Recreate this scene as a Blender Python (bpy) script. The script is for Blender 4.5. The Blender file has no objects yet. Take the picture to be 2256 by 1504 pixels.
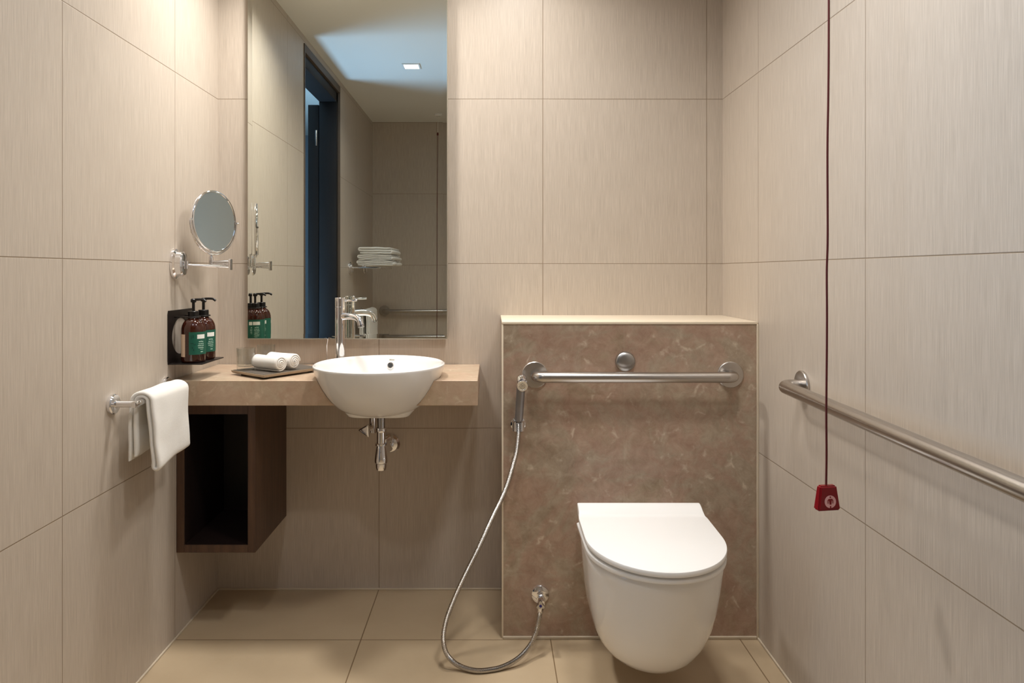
import bpy, bmesh, math, random
from mathutils import Vector, Matrix, noise
random.seed(7)
SC = bpy.context.scene
COL = SC.collection
PI = math.pi

# ------------------------------------------------------------------ camera
F = 1529.0                      # focal length in pixels of a 2256 wide frame
CX, CY, CZ = 1083.0, 600.0, 1.157
cam = bpy.data.cameras.new('camera')
cam.sensor_width = 36.0
cam.lens = F / 2256.0 * 36.0
cam.shift_x = (1128.0 - CX) / 2256.0
cam.shift_y = -(752.0 - CY) / 2256.0
cam.clip_start = 0.02
camo = bpy.data.objects.new('camera', cam)
camo.location = (0, 0, CZ)
camo.rotation_euler = (PI / 2, 0, 0)
COL.objects.link(camo)
SC.camera = camo


def P(px, py, Y):
    """world point seen at pixel px,py at distance Y into the room"""
    return Vector(((px - CX) / F * Y, Y, CZ - (py - CY) / F * Y))


# ------------------------------------------------------------------ world, view, main lights
w = bpy.data.worlds.new('world')
SC.world = w
w.use_nodes = True
w.node_tree.nodes['Background'].inputs[0].default_value = (0.16, 0.42, 0.95, 1)
w.node_tree.nodes['Background'].inputs[1].default_value = 0.6
SC.view_settings.view_transform = 'Standard'
SC.view_settings.look = 'None'
SC.view_settings.gamma = 1
SC.view_settings.exposure = -0.15
SC.cycles.use_denoising = True
SC.cycles.max_bounces = 10
SC.cycles.diffuse_bounces = 5
SC.cycles.glossy_bounces = 6
SC.cycles.transmission_bounces = 8
SC.cycles.sample_clamp_indirect = 4.0
SC.cycles.blur_glossy = 0.3

RX0, RX1 = -1.0, 0.844          # side walls
RY0, RY1 = -0.82, 2.535         # rear and back wall
RZ = 2.42                       # ceiling
#            x      y     watts  spread(deg)  size
DOWNLIGHTS = [(-0.49, 0.77, 3.8, 140, 0.088),
              (-0.60, 2.18, 9.5, 135, 0.17),
              (0.08, 2.13, 3.0, 140, 0.17),
              (0.42, 1.30, 5.3, 140, 0.20)]
WARM = (1.0, 0.96, 0.915)


def area(name, loc, rot, sx, sy, power, color, spread=180.0, parent=None):
    l = bpy.data.lights.new(name, 'AREA')
    l.shape = 'RECTANGLE'
    l.size, l.size_y = sx, sy
    l.energy = power
    l.color = color
    l.spread = math.radians(spread)
    o = bpy.data.objects.new(name, l)
    o.location = loc
    o.rotation_euler = rot
    if parent:
        o.parent = parent
    COL.objects.link(o)
    return o


# daylight that falls into the adjoining room through its window
area('window_daylight', (-3.25, 0.75, 1.2), (0, -PI / 2, 0), 1.5, 1.5, 18.0, (0.42, 0.70, 1.0))
# added light without a fixture, standing in for floor bounce, turns ceiling blue
area('added_ceiling_fill', (-2.0, 0.85, 0.15), (0, PI + 0.55, 0), 0.7, 0.7, 22.0, (0.36, 0.64, 1.0), 95)


# ------------------------------------------------------------------ helpers
def lin(c):
    c = c / 255.0
    return c / 12.92 if c <= 0.04045 else ((c + 0.055) / 1.055) ** 2.4


def rgb(r, g, b):
    return (lin(r), lin(g), lin(b), 1.0)


class NT:
    def __init__(self, name):
        self.m = bpy.data.materials.new(name)
        self.m.use_nodes = True
        self.t = self.m.node_tree
        self.b = self.t.nodes['Principled BSDF']

    def n(self, typ, **kw):
        nd = self.t.nodes.new(typ)
        for k, v in kw.items():
            setattr(nd, k, v)
        return nd

    def l(self, a, b):
        self.t.links.new(a, b)

    def math(self, op, a, b=None, c=None):
        nd = self.n('ShaderNodeMath', operation=op)
        for i, v in enumerate((a, b, c)):
            if v is None:
                continue
            if isinstance(v, (int, float)):
                nd.inputs[i].default_value = v
            else:
                self.l(v, nd.inputs[i])
        return nd.outputs[0]

    def mix(self, fac, a, b):
        nd = self.n('ShaderNodeMix', data_type='RGBA')
        for s, v in ((nd.inputs[0], fac), (nd.inputs[6], a), (nd.inputs[7], b)):
            if isinstance(v, (int, float, tuple)):
                s.default_value = v
            else:
                self.l(v, s)
        return nd.outputs[2]

    def ramp(self, fac, stops):
        nd = self.n('ShaderNodeValToRGB')
        e = nd.color_ramp.elements
        while len(e) < len(stops):
            e.new(0.5)
        for el, (p, c) in zip(e, stops):
            el.position = p
            el.color = c
        self.l(fac, nd.inputs[0])
        return nd.outputs[0]

    def sep(self, vec, i):
        nd = self.n('ShaderNodeSeparateXYZ')
        self.l(vec, nd.inputs[0])
        return nd.outputs[i]

    def noise(self, vec, scale, detail=2.0, rough=0.5, dist=0.0):
        nd = self.n('ShaderNodeTexNoise')
        nd.inputs['Scale'].default_value = scale
        nd.inputs['Detail'].default_value = detail
        nd.inputs['Roughness'].default_value = rough
        nd.inputs['Distortion'].default_value = dist
        self.l(vec, nd.inputs['Vector'])
        return nd.outputs[0]

    def comb(self, x, y, z):
        nd = self.n('ShaderNodeCombineXYZ')
        for i, v in enumerate((x, y, z)):
            if isinstance(v, (int, float)):
                nd.inputs[i].default_value = v
            else:
                self.l(v, nd.inputs[i])
        return nd.outputs[0]

    def bump(self, h, strength, dist):
        nd = self.n('ShaderNodeBump')
        nd.inputs['Strength'].default_value = strength
        nd.inputs['Distance'].default_value = dist
        self.l(h, nd.inputs['Height'])
        self.l(nd.outputs[0], self.b.inputs['Normal'])


def plain(name, col, rough=0.5, metal=0.0, coat=0.0, spec=0.5, noise_amt=0.0, nscale=40.0, bump=0.0, trans=0.0, ior=1.45, emit=None, estr=1.0, sss=0.0):
    k = NT(name)
    b = k.b
    b.inputs['Base Color'].default_value = col
    b.inputs['Roughness'].default_value = rough
    b.inputs['Metallic'].default_value = metal
    b.inputs['Coat Weight'].default_value = coat
    b.inputs['Specular IOR Level'].default_value = spec
    b.inputs['Transmission Weight'].default_value = trans
    b.inputs['IOR'].default_value = ior
    if sss:
        b.inputs['Subsurface Weight'].default_value = sss
        b.inputs['Subsurface Radius'].default_value = (0.01, 0.01, 0.01)
    if emit:
        b.inputs['Emission Color'].default_value = emit
        b.inputs['Emission Strength'].default_value = estr
    if noise_amt or bump:
        tc = k.n('ShaderNodeTexCoord').outputs['Object']
        nz = k.noise(tc, nscale, 4.0, 0.6)
        if noise_amt:
            d = tuple(c * (1 - noise_amt) for c in col[:3]) + (1,)
            k.l(k.mix(nz, d, col), b.inputs['Base Color'])
        if bump:
            k.bump(nz, bump, 0.002)
    return k.m


def tile_mat(name, axis, u0, uw, v0=-0.012, vw=0.6005, light=(200, 188, 174), dark=(182, 170, 156)):
    k = NT(name)
    pos = k.n('ShaderNodeNewGeometry').outputs['Position']
    sp = k.n('ShaderNodeSeparateXYZ')
    k.l(pos, sp.inputs[0])
    u = sp.outputs[axis]
    v = sp.outputs[2]
    tu = k.math('DIVIDE', k.math('SUBTRACT', u, u0), uw)
    tv = k.math('DIVIDE', k.math('SUBTRACT', v, v0), vw)

    def dist(t, wd):
        fr = k.math('SUBTRACT', k.math('FRACT', k.math('ADD', t, 50.5)), 0.5)
        return k.math('MULTIPLY', k.math('ABSOLUTE', fr), wd)
    d = k.math('MINIMUM', dist(tu, uw), dist(tv, vw))
    mr = k.n('ShaderNodeMapRange', interpolation_type='SMOOTHSTEP')
    k.l(d, mr.inputs[0])
    mr.inputs[1].default_value = 0.0005
    mr.inputs[2].default_value = 0.0018
    g = mr.outputs[0]                      # 0 in the joint, 1 on the tile
    iu = k.math('FLOOR', k.math('ADD', tu, 50.0))
    iv = k.math('FLOOR', k.math('ADD', tv, 50.0))
    off = k.math('ADD', k.math('MULTIPLY', iu, 3.7), k.math('MULTIPLY', iv, 9.1))
    vec = k.comb(u, k.math('ADD', k.math('MULTIPLY', v, 0.022), off), 0.0)
    s1 = k.noise(vec, 470.0, 3.0, 0.65)
    s2 = k.noise(vec, 75.0, 2.0, 0.5)
    st = k.math('ADD', k.math('MULTIPLY', s1, 0.86), k.math('MULTIPLY', s2, 0.14))
    col = k.ramp(st, [(0.36, rgb(*dark)), (0.50, rgb(*[(a + b) / 2 for a, b in zip(light, dark)])), (0.64, rgb(*light))])
    col = k.mix(g, rgb(142, 125, 105), col)
    k.l(col, k.b.inputs['Base Color'])
    k.b.inputs['Roughness'].default_value = 0.42
    k.b.inputs['Specular IOR Level'].default_value = 0.45
    h = k.math('ADD', k.math('MULTIPLY', st, 0.25), k.math('MULTIPLY', g, 1.0))
    k.bump(h, 0.5, 0.0012)
    return k.m


def floor_mat():
    k = NT('floor_tile')
    pos = k.n('ShaderNodeNewGeometry').outputs['Position']
    sp = k.n('ShaderNodeSeparateXYZ')
    k.l(pos, sp.inputs[0])

    def dist(u, u0, wd):
        t = k.math('DIVIDE', k.math('SUBTRACT', u, u0), wd)
        fr = k.math('SUBTRACT', k.math('FRACT', k.math('ADD', t, 50.5)), 0.5)
        return k.math('MULTIPLY', k.math('ABSOLUTE', fr), wd)
    d = k.math('MINIMUM', dist(sp.outputs[0], -0.412, 0.598), dist(sp.outputs[1], 2.187, 0.6))
    mr = k.n('ShaderNodeMapRange', interpolation_type='SMOOTHSTEP')
    k.l(d, mr.inputs[0])
    mr.inputs[1].default_value = 0.0009
    mr.inputs[2].default_value = 0.0024
    g = mr.outputs[0]
    nz = k.noise(pos, 5.0, 5.0, 0.6)
    col = k.ramp(nz, [(0.3, rgb(184, 163, 133)), (0.7, rgb(193, 173, 143))])
    k.l(k.mix(g, rgb(128, 106, 78), col), k.b.inputs['Base Color'])
    k.b.inputs['Roughness'].default_value = 0.45
    k.bump(g, 0.5, 0.001)
    return k.m


def marble_mat(name='brown_marble', light=0.0):
    k = NT(name)
    pos = k.n('ShaderNodeNewGeometry').outputs['Position']
    n1 = k.noise(pos, 3.6, 5.0, 0.62, 0.9)
    n2 = k.noise(k.comb(k.math('ADD', k.sep(pos, 0), 7.3), k.sep(pos, 1), k.sep(pos, 2)), 7.5, 6.0, 0.68, 1.2)
    n3 = k.noise(pos, 26.0, 6.0, 0.75, 0.6)
    base = k.ramp(n1, [(0.32, rgb(128, 110, 92)), (0.44, rgb(164, 150, 132)), (0.54, rgb(160, 124, 110)), (0.66, rgb(140, 122, 98))])
    base = k.mix(k.ramp(n2, [(0.48, (0, 0, 0, 1)), (0.62, (0.7, 0.7, 0.7, 1))]), base, rgb(166, 126, 112))
    base = k.mix(k.ramp(n2, [(0.32, (0.7, 0.7, 0.7, 1)), (0.44, (0, 0, 0, 1))]), base, rgb(176, 164, 146))
    base = k.mix(0.42, base, k.ramp(n3, [(0.34, rgb(116, 98, 82)), (0.66, rgb(186, 170, 150))]))
    # short light veins
    dn = k.n('ShaderNodeTexNoise')
    dn.inputs['Scale'].default_value = 5.0
    dn.inputs['Detail'].default_value = 6.0
    k.l(pos, dn.inputs['Vector'])
    vm = k.n('ShaderNodeVectorMath', operation='MULTIPLY_ADD')
    k.l(dn.outputs[1], vm.inputs[0])
    vm.inputs[1].default_value = (0.3, 0.3, 0.3)
    k.l(pos, vm.inputs[2])
    v = k.n('ShaderNodeTexVoronoi', feature='DISTANCE_TO_EDGE')
    v.inputs['Scale'].default_value = 9.0
    k.l(vm.outputs[0], v.inputs['Vector'])
    line = k.ramp(v.outputs['Distance'], [(0.0, (1, 1, 1, 1)), (0.07, (0, 0, 0, 1))])
    gate = k.ramp(k.noise(pos, 24.0, 3.0, 0.6), [(0.54, (0, 0, 0, 1)), (0.70, (1, 1, 1, 1))])
    m = k.math('MULTIPLY', k.math('MULTIPLY', line, gate), 0.62)
    col = k.mix(m, base, rgb(222, 208, 188))
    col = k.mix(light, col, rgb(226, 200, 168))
    k.l(col, k.b.inputs['Base Color'])
    k.b.inputs['Roughness'].default_value = 0.27
    return k.m


def wood_mat(name, a, b, rough=0.35):
    k = NT(name)
    pos = k.n('ShaderNodeNewGeometry').outputs['Position']
    mp = k.n('ShaderNodeMapping')
    mp.inputs['Scale'].default_value = (1, 1, 0.06)
    k.l(pos, mp.inputs[0])
    nz = k.noise(mp.outputs[0], 90.0, 5.0, 0.6)
    k.l(k.ramp(nz, [(0.3, a), (0.7, b)]), k.b.inputs['Base Color'])
    k.b.inputs['Roughness'].default_value = rough
    return k.m


M = {}
M['tile_back'] = tile_mat('tile_back', 0, -0.411, 0.5985)
M['tile_left'] = tile_mat('tile_left', 1, 2.192, 0.575)
M['tile_right'] = tile_mat('tile_right', 1, 2.197, 0.630)
M['tile_rear'] = tile_mat('tile_rear', 0, -0.464, 0.60, 0.018, 0.6)
M['floor'] = floor_mat()
M['ceiling'] = plain('ceiling_paint', rgb(232, 230, 224), 0.9)
M['marble'] = marble_mat('brown_marble', 0.12)
M['marble_lit'] = marble_mat('lit_brown_marble', 0.42)  # same marble as the boxing, lightened for the strong light on the counter
M['wood'] = wood_mat('dark_brown_wood', rgb(64, 42, 30), rgb(92, 66, 48), 0.42)
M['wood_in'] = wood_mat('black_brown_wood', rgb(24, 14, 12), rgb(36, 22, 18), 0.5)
M['door_wood'] = wood_mat('near_black_wood', rgb(12, 10, 12), rgb(20, 17, 20), 0.6)
M['casing'] = plain('door_casing_paint', rgb(92, 80, 70), 0.5)
M['hall'] = plain('hall_paint', rgb(150, 160, 170), 0.9)
M['chrome'] = plain('chrome', (0.84, 0.84, 0.86, 1), 0.06, 1.0)
M['dull'] = plain('dull_chrome', (0.42, 0.41, 0.40, 1), 0.32, 1.0)
M['greyhandle'] = plain('grey_satin_handle', rgb(140, 136, 136), 0.38, 0.7)
M['hose'] = plain('hose_metal', (0.50, 0.48, 0.46, 1), 0.22, 1.0)
M['chrome2'] = plain('chrome_satin', (0.46, 0.46, 0.47, 1), 0.2, 1.0)
M['mirror'] = plain('mirror_silver', (0.77, 0.80, 0.75, 1), 0.0, 1.0)
M['mirror2'] = plain('magnifier_silver', (0.46, 0.54, 0.61, 1), 0.10, 1.0)
M['channel'] = plain('edge_channel', rgb(164, 156, 140), 0.35, 0.3)
M['mirror_edge'] = plain('mirror_edge', rgb(150, 150, 138), 0.3)
M['ceramic'] = plain('white_ceramic', rgb(236, 234, 231), 0.07, 0, 0.3)
M['plastic'] = plain('white_plastic', rgb(240, 239, 237), 0.16)
M['black'] = plain('black_plastic', rgb(18, 16, 16), 0.3)
M['blackmetal'] = plain('black_metal', rgb(26, 20, 18), 0.35)
M['amber'] = plain('amber_glass', rgb(64, 24, 10), 0.07, 0, 0.4, trans=0.25)
M['green'] = plain('green_label', rgb(22, 92, 74), 0.45, noise_amt=0.2, nscale=90)
M['dkgreen'] = plain('leaf_print', rgb(10, 56, 48), 0.45)
M['cream'] = plain('cream_label', rgb(222, 196, 170), 0.5)
M['white'] = plain('white_print', rgb(236, 236, 230), 0.5)
M['pale'] = plain('pale_print', rgb(170, 200, 184), 0.5)
M['grey'] = plain('grey_print', rgb(176, 172, 160), 0.5)
M['red'] = plain('red_plastic', rgb(126, 6, 20), 0.25)
M['cord'] = plain('dark_red_cord', rgb(86, 16, 14), 0.6)
M['caulk'] = plain('pale_caulk', rgb(208, 194, 172), 0.5)
M['stone'] = plain('lit_pale_marble', rgb(226, 212, 190), 0.35)  # marble top and edge where light catches them, painted pale
M['joint'] = plain('slab_joint_filler', rgb(172, 154, 132), 0.5)
M['blue'] = plain('blue_dot', rgb(30, 26, 110), 0.4)
M['hole'] = plain('dark_hole', rgb(20, 18, 16), 0.6)
M['trayrim'] = plain('tray_rim', rgb(158, 140, 118), 0.35)
M['slate'] = plain('grey_slate', rgb(92, 84, 76), 0.5, noise_amt=0.15, nscale=60)
M['lamp'] = plain('lamp_diffuser', (1, 1, 1, 1), 0.5, emit=(1, 0.93, 0.84, 1), estr=9.0)
M['lampframe'] = plain('lamp_frame', rgb(225, 224, 220), 0.5)


def steel_mat():
    k = NT('brushed_steel')
    k.b.inputs['Metallic'].default_value = 1
    k.b.inputs['Base Color'].default_value = (0.52, 0.49, 0.46, 1)
    k.b.inputs['Roughness'].default_value = 0.27
    return k.m


def terry_mat():
    k = NT('white_terry')
    tc = k.n('ShaderNodeTexCoord').outputs['Object']
    nz = k.noise(tc, 750.0, 3.0, 0.7)
    k.l(k.mix(nz, rgb(226, 222, 214), rgb(248, 246, 241)), k.b.inputs['Base Color'])
    k.b.inputs['Roughness'].default_value = 0.95
    k.b.inputs['Sheen Weight'].default_value = 0.2
    k.bump(nz, 0.6, 0.0015)
    return k.m


def glass_mat():
    k = NT('clear_glass')
    tr = k.n('ShaderNodeBsdfTransparent')
    tr.inputs[0].default_value = (0.92, 0.93, 0.92, 1)
    gl = k.n('ShaderNodeBsdfGlossy')
    gl.inputs['Roughness'].default_value = 0.02
    lw = k.n('ShaderNodeLayerWeight')
    lw.inputs[0].default_value = 0.5
    fac = k.math('MULTIPLY_ADD', k.math('POWER', lw.outputs['Facing'], 3.0), 0.7, 0.045)
    mx = k.n('ShaderNodeMixShader')
    k.l(fac, mx.inputs[0])
    k.l(tr.outputs[0], mx.inputs[1])
    k.l(gl.outputs[0], mx.inputs[2])
    k.l(mx.outputs[0], k.t.nodes['Material Output'].inputs[0])
    return k.m


M['glass'] = glass_mat()
M['steel'] = steel_mat()
M['terry'] = terry_mat()


# ---- mesh builders (all take / give world coordinates)
def box(bm, x0, x1, y0, y1, z0, z1, bev=0.0, seg=2):
    t = bmesh.new()
    bmesh.ops.create_cube(t, size=1.0)
    for v in t.verts:
        v.co = Vector((x0 if v.co.x < 0 else x1, y0 if v.co.y < 0 else y1, z0 if v.co.z < 0 else z1))
    if bev:
        bmesh.ops.bevel(t, geom=list(t.edges), offset=bev, segments=seg, affect='EDGES', profile=0.5)
    merge(bm, t)


def merge(bm, t, mat=None):
    me = bpy.data.meshes.new('tmp')
    if mat is not None:
        t.transform(mat)
    t.to_mesh(me)
    t.free()
    bm.from_mesh(me)
    bpy.data.meshes.remove(me)


def frame(d):
    d = Vector(d).normalized()
    a = Vector((0, 0, 1)) if abs(d.z) < 0.9 else Vector((1, 0, 0))
    u = d.cross(a).normalized()
    v = d.cross(u).normalized()
    return u, v


def rings(bm, rs, cap0=True, cap1=True):
    """rs: list of equal-length lists of points; bridges them"""
    vs = [[bm.verts.new(p) for p in r] for r in rs]
    n = len(vs[0])
    for a, b in zip(vs[:-1], vs[1:]):
        for i in range(n):
            j = (i + 1) % n
            bm.faces.new((a[i], a[j], b[j], b[i]))
    if cap0:
        bm.faces.new(list(reversed(vs[0])))
    if cap1:
        bm.faces.new(vs[-1])


def lathe(bm, origin, axis, prof, n=48, cap0=True, cap1=True):
    """prof: list of (radius, height along axis)"""
    o = Vector(origin)
    d = Vector(axis).normalized()
    u, v = frame(d)
    rs = []
    for r, h in prof:
        r = max(r, 1e-5)
        rs.append([o + d * h + (u * math.cos(2 * PI * i / n) + v * math.sin(2 * PI * i / n)) * r for i in range(n)])
    rings(bm, rs, cap0, cap1)


def cyl(bm, a, b, r, n=32, bev=0.0):
    a, b = Vector(a), Vector(b)
    L = (b - a).length
    if bev:
        prof = [(r - bev, 0), (r - bev * 0.3, bev * 0.3), (r, bev), (r, L - bev), (r - bev * 0.3, L - bev * 0.3), (r - bev, L)]
    else:
        prof = [(r, 0), (r, L)]
    lathe(bm, a, b - a, prof, n)


def catmull(pts, per=8):
    pts = [Vector(p) for p in pts]
    P_ = [pts[0] * 2 - pts[1]] + pts + [pts[-1] * 2 - pts[-2]]
    out = []
    for i in range(1, len(P_) - 2):
        p0, p1, p2, p3 = P_[i - 1:i + 3]
        for k in range(per):
            t = k / per
            out.append(0.5 * ((2 * p1) + (p2 - p0) * t + (2 * p0 - 5 * p1 + 4 * p2 - p3) * t * t + (3 * p1 - p0 - 3 * p2 + p3) * t ** 3))
    out.append(pts[-1])
    return out


def resample(pts, step):
    out = [pts[0].copy()]
    acc = 0.0
    for a, b in zip(pts[:-1], pts[1:]):
        L = (b - a).length
        if L < 1e-9:
            continue
        t = step - acc
        while t <= L:
            out.append(a.lerp(b, t / L))
            t += step
        acc = L - (t - step)
    out.append(pts[-1].copy())
    return out


def tube(bm, pts, r, n=20, rfun=None):
    pts = [Vector(p) for p in pts]
    tang = []
    for i in range(len(pts)):
        a = pts[max(0, i - 1)]
        b = pts[min(len(pts) - 1, i + 1)]
        tang.append((b - a).normalized())
    u, v = frame(tang[0])
    rs = []
    for i, p in enumerate(pts):
        t = tang[i]
        u = (u - t * u.dot(t)).normalized()
        v = t.cross(u)
        rr = rfun(i) if rfun else r
        rs.append([p + (u * math.cos(2 * PI * k / n) + v * math.sin(2 * PI * k / n)) * rr for k in range(n)])
    rings(bm, rs)


def arc_path(pts, rad, seg=10):
    """polyline with filleted corners"""
    pts = [Vector(p) for p in pts]
    out = [pts[0]]
    for i in range(1, len(pts) - 1):
        a, b, c = pts[i - 1], pts[i], pts[i + 1]
        d1 = (a - b).normalized()
        d2 = (c - b).normalized()
        ang = d1.angle(d2)
        t = rad / math.tan(ang / 2)
        cen = b + (d1 + d2).normalized() * (rad / math.sin(ang / 2))
        s = b + d1 * t - cen
        e = b + d2 * t - cen
        th = s.angle(e)
        for k in range(seg + 1):
            f = k / seg
            out.append(cen + s * (math.sin((1 - f) * th) / math.sin(th)) + e * (math.sin(f * th) / math.sin(th)))
    out.append(pts[-1])
    return out


def ribbon(bm, path, th, place, n=12, wob=0.0, edge=0.6, smooth_seed=0.0, taper=None):
    """thick strip: path = 2d points (a, b); place(a, b, t) -> world; swept over t in 0..1"""
    N = len(path)
    L, R = [], []
    for i in range(N):
        a = Vector(path[max(0, i - 1)])
        b = Vector(path[min(N - 1, i + 1)])
        d = (b - a).normalized()
        nrm = Vector((-d.y, d.x))
        c = Vector(path[i])
        e = min(i, N - 1 - i)
        k = 1.0 if e > 1 else (0.55 if e == 0 else 0.88)
        L.append((c, nrm * th / 2 * k))
        R.append((c, -nrm * th / 2 * k))
    ts = [0.0, 0.025] + [i / n for i in range(1, n)] + [0.975, 1.0]
    grid = []
    for t in ts:
        s = edge if t in (0.0, 1.0) else 1.0
        row = []
        for (c, o) in L + list(reversed(R)):
            q = c + o * s
            p = place(q.x, q.y, t)
            if wob:
                p = p + noise.noise_vector(p * 14 + Vector((smooth_seed, 0, 0))) * wob
            row.append(bm.verts.new(p))
        grid.append(row)
    m = 2 * N
    for a, b in zip(grid[:-1], grid[1:]):
        for i in range(m):
            j = (i + 1) % m
            bm.faces.new((a[i], a[j], b[j], b[i]))
    for row, flip in ((grid[0], True), (grid[-1], False)):
        for i in range(N - 1):
            f = (row[i], row[i + 1], row[m - 2 - i], row[m - 1 - i])
            bm.faces.new(tuple(reversed(f)) if not flip else f)


def root_loc(o):
    while o.parent:
        o = o.parent
    return o.location.copy()


def obj(name, bm, mat, parent=None, smooth=35, label=None):
    bmesh.ops.recalc_face_normals(bm, faces=list(bm.faces))
    if parent is not None:
        bm.transform(Matrix.Translation(-root_loc(parent)))
    me = bpy.data.meshes.new(name)
    bm.to_mesh(me)
    bm.free()
    for m in (mat if isinstance(mat, list) else [mat]):
        me.materials.append(m)
    if smooth:
        me.polygons.foreach_set('use_smooth', [True] * len(me.polygons))
        me.set_sharp_from_angle(angle=math.radians(smooth))
    o = bpy.data.objects.new(name, me)
    if parent is not None:
        o.parent = parent
    COL.objects.link(o)
    if label:
        o['label'] = label
    return o


def thing(name, label, cat, loc=(0, 0, 0), group=None):
    o = bpy.data.objects.new(name, None)
    o.empty_display_size = 0.05
    o.location = loc
    COL.objects.link(o)
    o['label'] = label
    o['category'] = cat
    if group:
        o['group'] = group
    return o


def tag(o, label, cat, group=None):
    o['label'] = label
    o['category'] = cat
    if group:
        o['group'] = group
    return o


def struct(name, bm, mat, label, cat):
    o = obj(name, bm, mat, None, 20)
    o['kind'] = 'structure'
    o['label'] = label
    o['category'] = cat
    return o


def copy_tree(o, parent=None):
    c = o.copy()
    COL.objects.link(c)
    c.parent = parent
    for ch in list(o.children):
        copy_tree(ch, c)
    return c


# ------------------------------------------------------------------ room shell
T = 0.12
bm = bmesh.new(); box(bm, RX0 - T, RX1 + T, RY1, RY1 + T, 0, RZ)
struct('wall_back', bm, M['tile_back'], 'beige streaked tile wall behind the basin and toilet', 'wall')
bm = bmesh.new(); box(bm, RX1, RX1 + T, RY0 - T, RY1, 0, RZ)
struct('wall_right', bm, M['tile_right'], 'beige streaked tile wall carrying the long grab bar on the right', 'wall')
bm = bmesh.new(); box(bm, RX0 - T, RX1, RY0 - T, RY0, 0, RZ)
struct('wall_rear', bm, M['tile_rear'], 'beige tile wall seen in the wall mirror behind the folded towels', 'wall')
DY0, DY1, DZ = 0.453, 1.323, 2.378
bm = bmesh.new()
box(bm, RX0 - T, RX0, RY0, DY0, 0, RZ)
box(bm, RX0 - T, RX0, DY1, RY1, 0, RZ)
box(bm, RX0 - T, RX0, DY0, DY1, DZ, RZ)
struct('wall_left', bm, M['tile_left'], 'beige streaked tile wall with soap holder, towel and dark doorway', 'wall')
bm = bmesh.new(); box(bm, -3.4, RX1 + T, -1.5, RY1 + T, -0.1, 0)
struct('floor', bm, M['floor'], 'square beige floor tiles with thin brown joints', 'floor')
bm = bmesh.new(); box(bm, -3.4, RX1 + T, -1.5, RY1 + T, RZ, RZ + 0.1)
struct('ceiling', bm, M['ceiling'], 'plain off-white ceiling seen in the wall mirror', 'ceiling')

# pale sealant lines where the tiles meet
c = 0.006
bm = bmesh.new(); box(bm, RX0, 0.036, RY1 - c, RY1, 0, c, 0.0015)
struct('trim_1', bm, M['caulk'], 'pale sealant line at the foot of the back wall', 'trim')
bm = bmesh.new(); box(bm, RX0, RX0 + c, DY1 + 0.05, RY1 - c, 0, c, 0.0015)
struct('trim_2', bm, M['caulk'], 'pale sealant line at the foot of the left wall', 'trim')
bm = bmesh.new(); box(bm, RX1 - c, RX1, RY0, 2.19, 0, c, 0.0015)
struct('trim_3', bm, M['caulk'], 'pale sealant line at the foot of the right wall', 'trim')

# doorway: frame pieces and the open leaf edge beyond
door = thing('door_1', 'dark doorway in the left wall, seen in the wall mirror', 'door', (RX0 - 0.06, (DY0 + DY1) / 2, 0))
door['kind'] = 'structure'
bm = bmesh.new()
for (a, b) in ((DY0 - 0.0, DY0 + 0.014), (DY1 - 0.014, DY1)):
    box(bm, RX0 - T - 0.004, RX0 + 0.006, a, b, 0, DZ, 0.002)
box(bm, RX0 - T - 0.004, RX0 + 0.006, DY0 + 0.014, DY1 - 0.014, DZ - 0.045, DZ, 0.002)
obj('door_casing', bm, M['casing'], door)
bm = bmesh.new()
box(bm, RX0 - T - 0.002, RX0 - 0.008, DY0 + 0.014, DY0 + 0.05, 0, DZ - 0.05, 0.002)
box(bm, RX0 - T - 0.002, RX0 - 0.008, DY1 - 0.05, DY1 - 0.014, 0, DZ - 0.05, 0.002)
box(bm, RX0 - T - 0.002, RX0 - 0.008, DY0 + 0.014, DY1 - 0.014, DZ - 0.11, DZ - 0.05, 0.002)
obj('door_jamb', bm, M['door_wood'], door)
bm = bmesh.new()
box(bm, RX0 - T - 0.075, RX0 - T - 0.006, DY0 + 0.01, DY0 + 0.045, 0.01, DZ - 0.13, 0.002)
leaf = obj('door_panel', bm, M['door_wood'], door)
bm = bmesh.new()
for z in (2.03,):
    cyl(bm, (RX0 - T - 0.02, DY0 + 0.052, z - 0.05), (RX0 - T - 0.02, DY0 + 0.052, z + 0.05), 0.007, 12)
obj('hinge', bm, M['chrome'], leaf)

# adjoining room, daylit
bm = bmesh.new()
box(bm, -3.4, RX0 - T, -1.5, -1.38, 0, RZ)
box(bm, -3.4, RX0 - T, RY1, RY1 + T, 0, RZ)
struct('wall_hall', bm, M['hall'], 'pale wall of the room beyond the doorway', 'wall')
bm = bmesh.new()
box(bm, -3.4, -3.3, -1.38, 0.0, 0, RZ)
box(bm, -3.4, -3.3, 1.5, RY1, 0, RZ)
box(bm, -3.4, -3.3, 0.0, 1.5, 0, 0.25)
box(bm, -3.4, -3.3, 0.0, 1.5, 2.2, RZ)
struct('wall_far', bm, M['hall'], 'far wall with window in the room beyond the doorway', 'wall')
bm = bmesh.new()
for a, b in ((0.0, 0.04), (1.46, 1.5), (0.73, 0.77)):
    box(bm, -3.38, -3.34, a, b, 0.25, 2.2)
box(bm, -3.38, -3.34, 0.04, 1.46, 0.25, 0.29)
box(bm, -3.38, -3.34, 0.04, 1.46, 2.16, 2.2)
struct('window_1', bm, M['door_wood'], 'dark framed window of the room beyond the doorway', 'window')

# ------------------------------------------------------------------ downlights
lab = ['small square downlight seen in the wall mirror',
       'square ceiling downlight above the vanity basin',
       'square ceiling downlight above the left end of the marble boxing',
       'square ceiling downlight between the toilet and the right grab bar']


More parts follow.
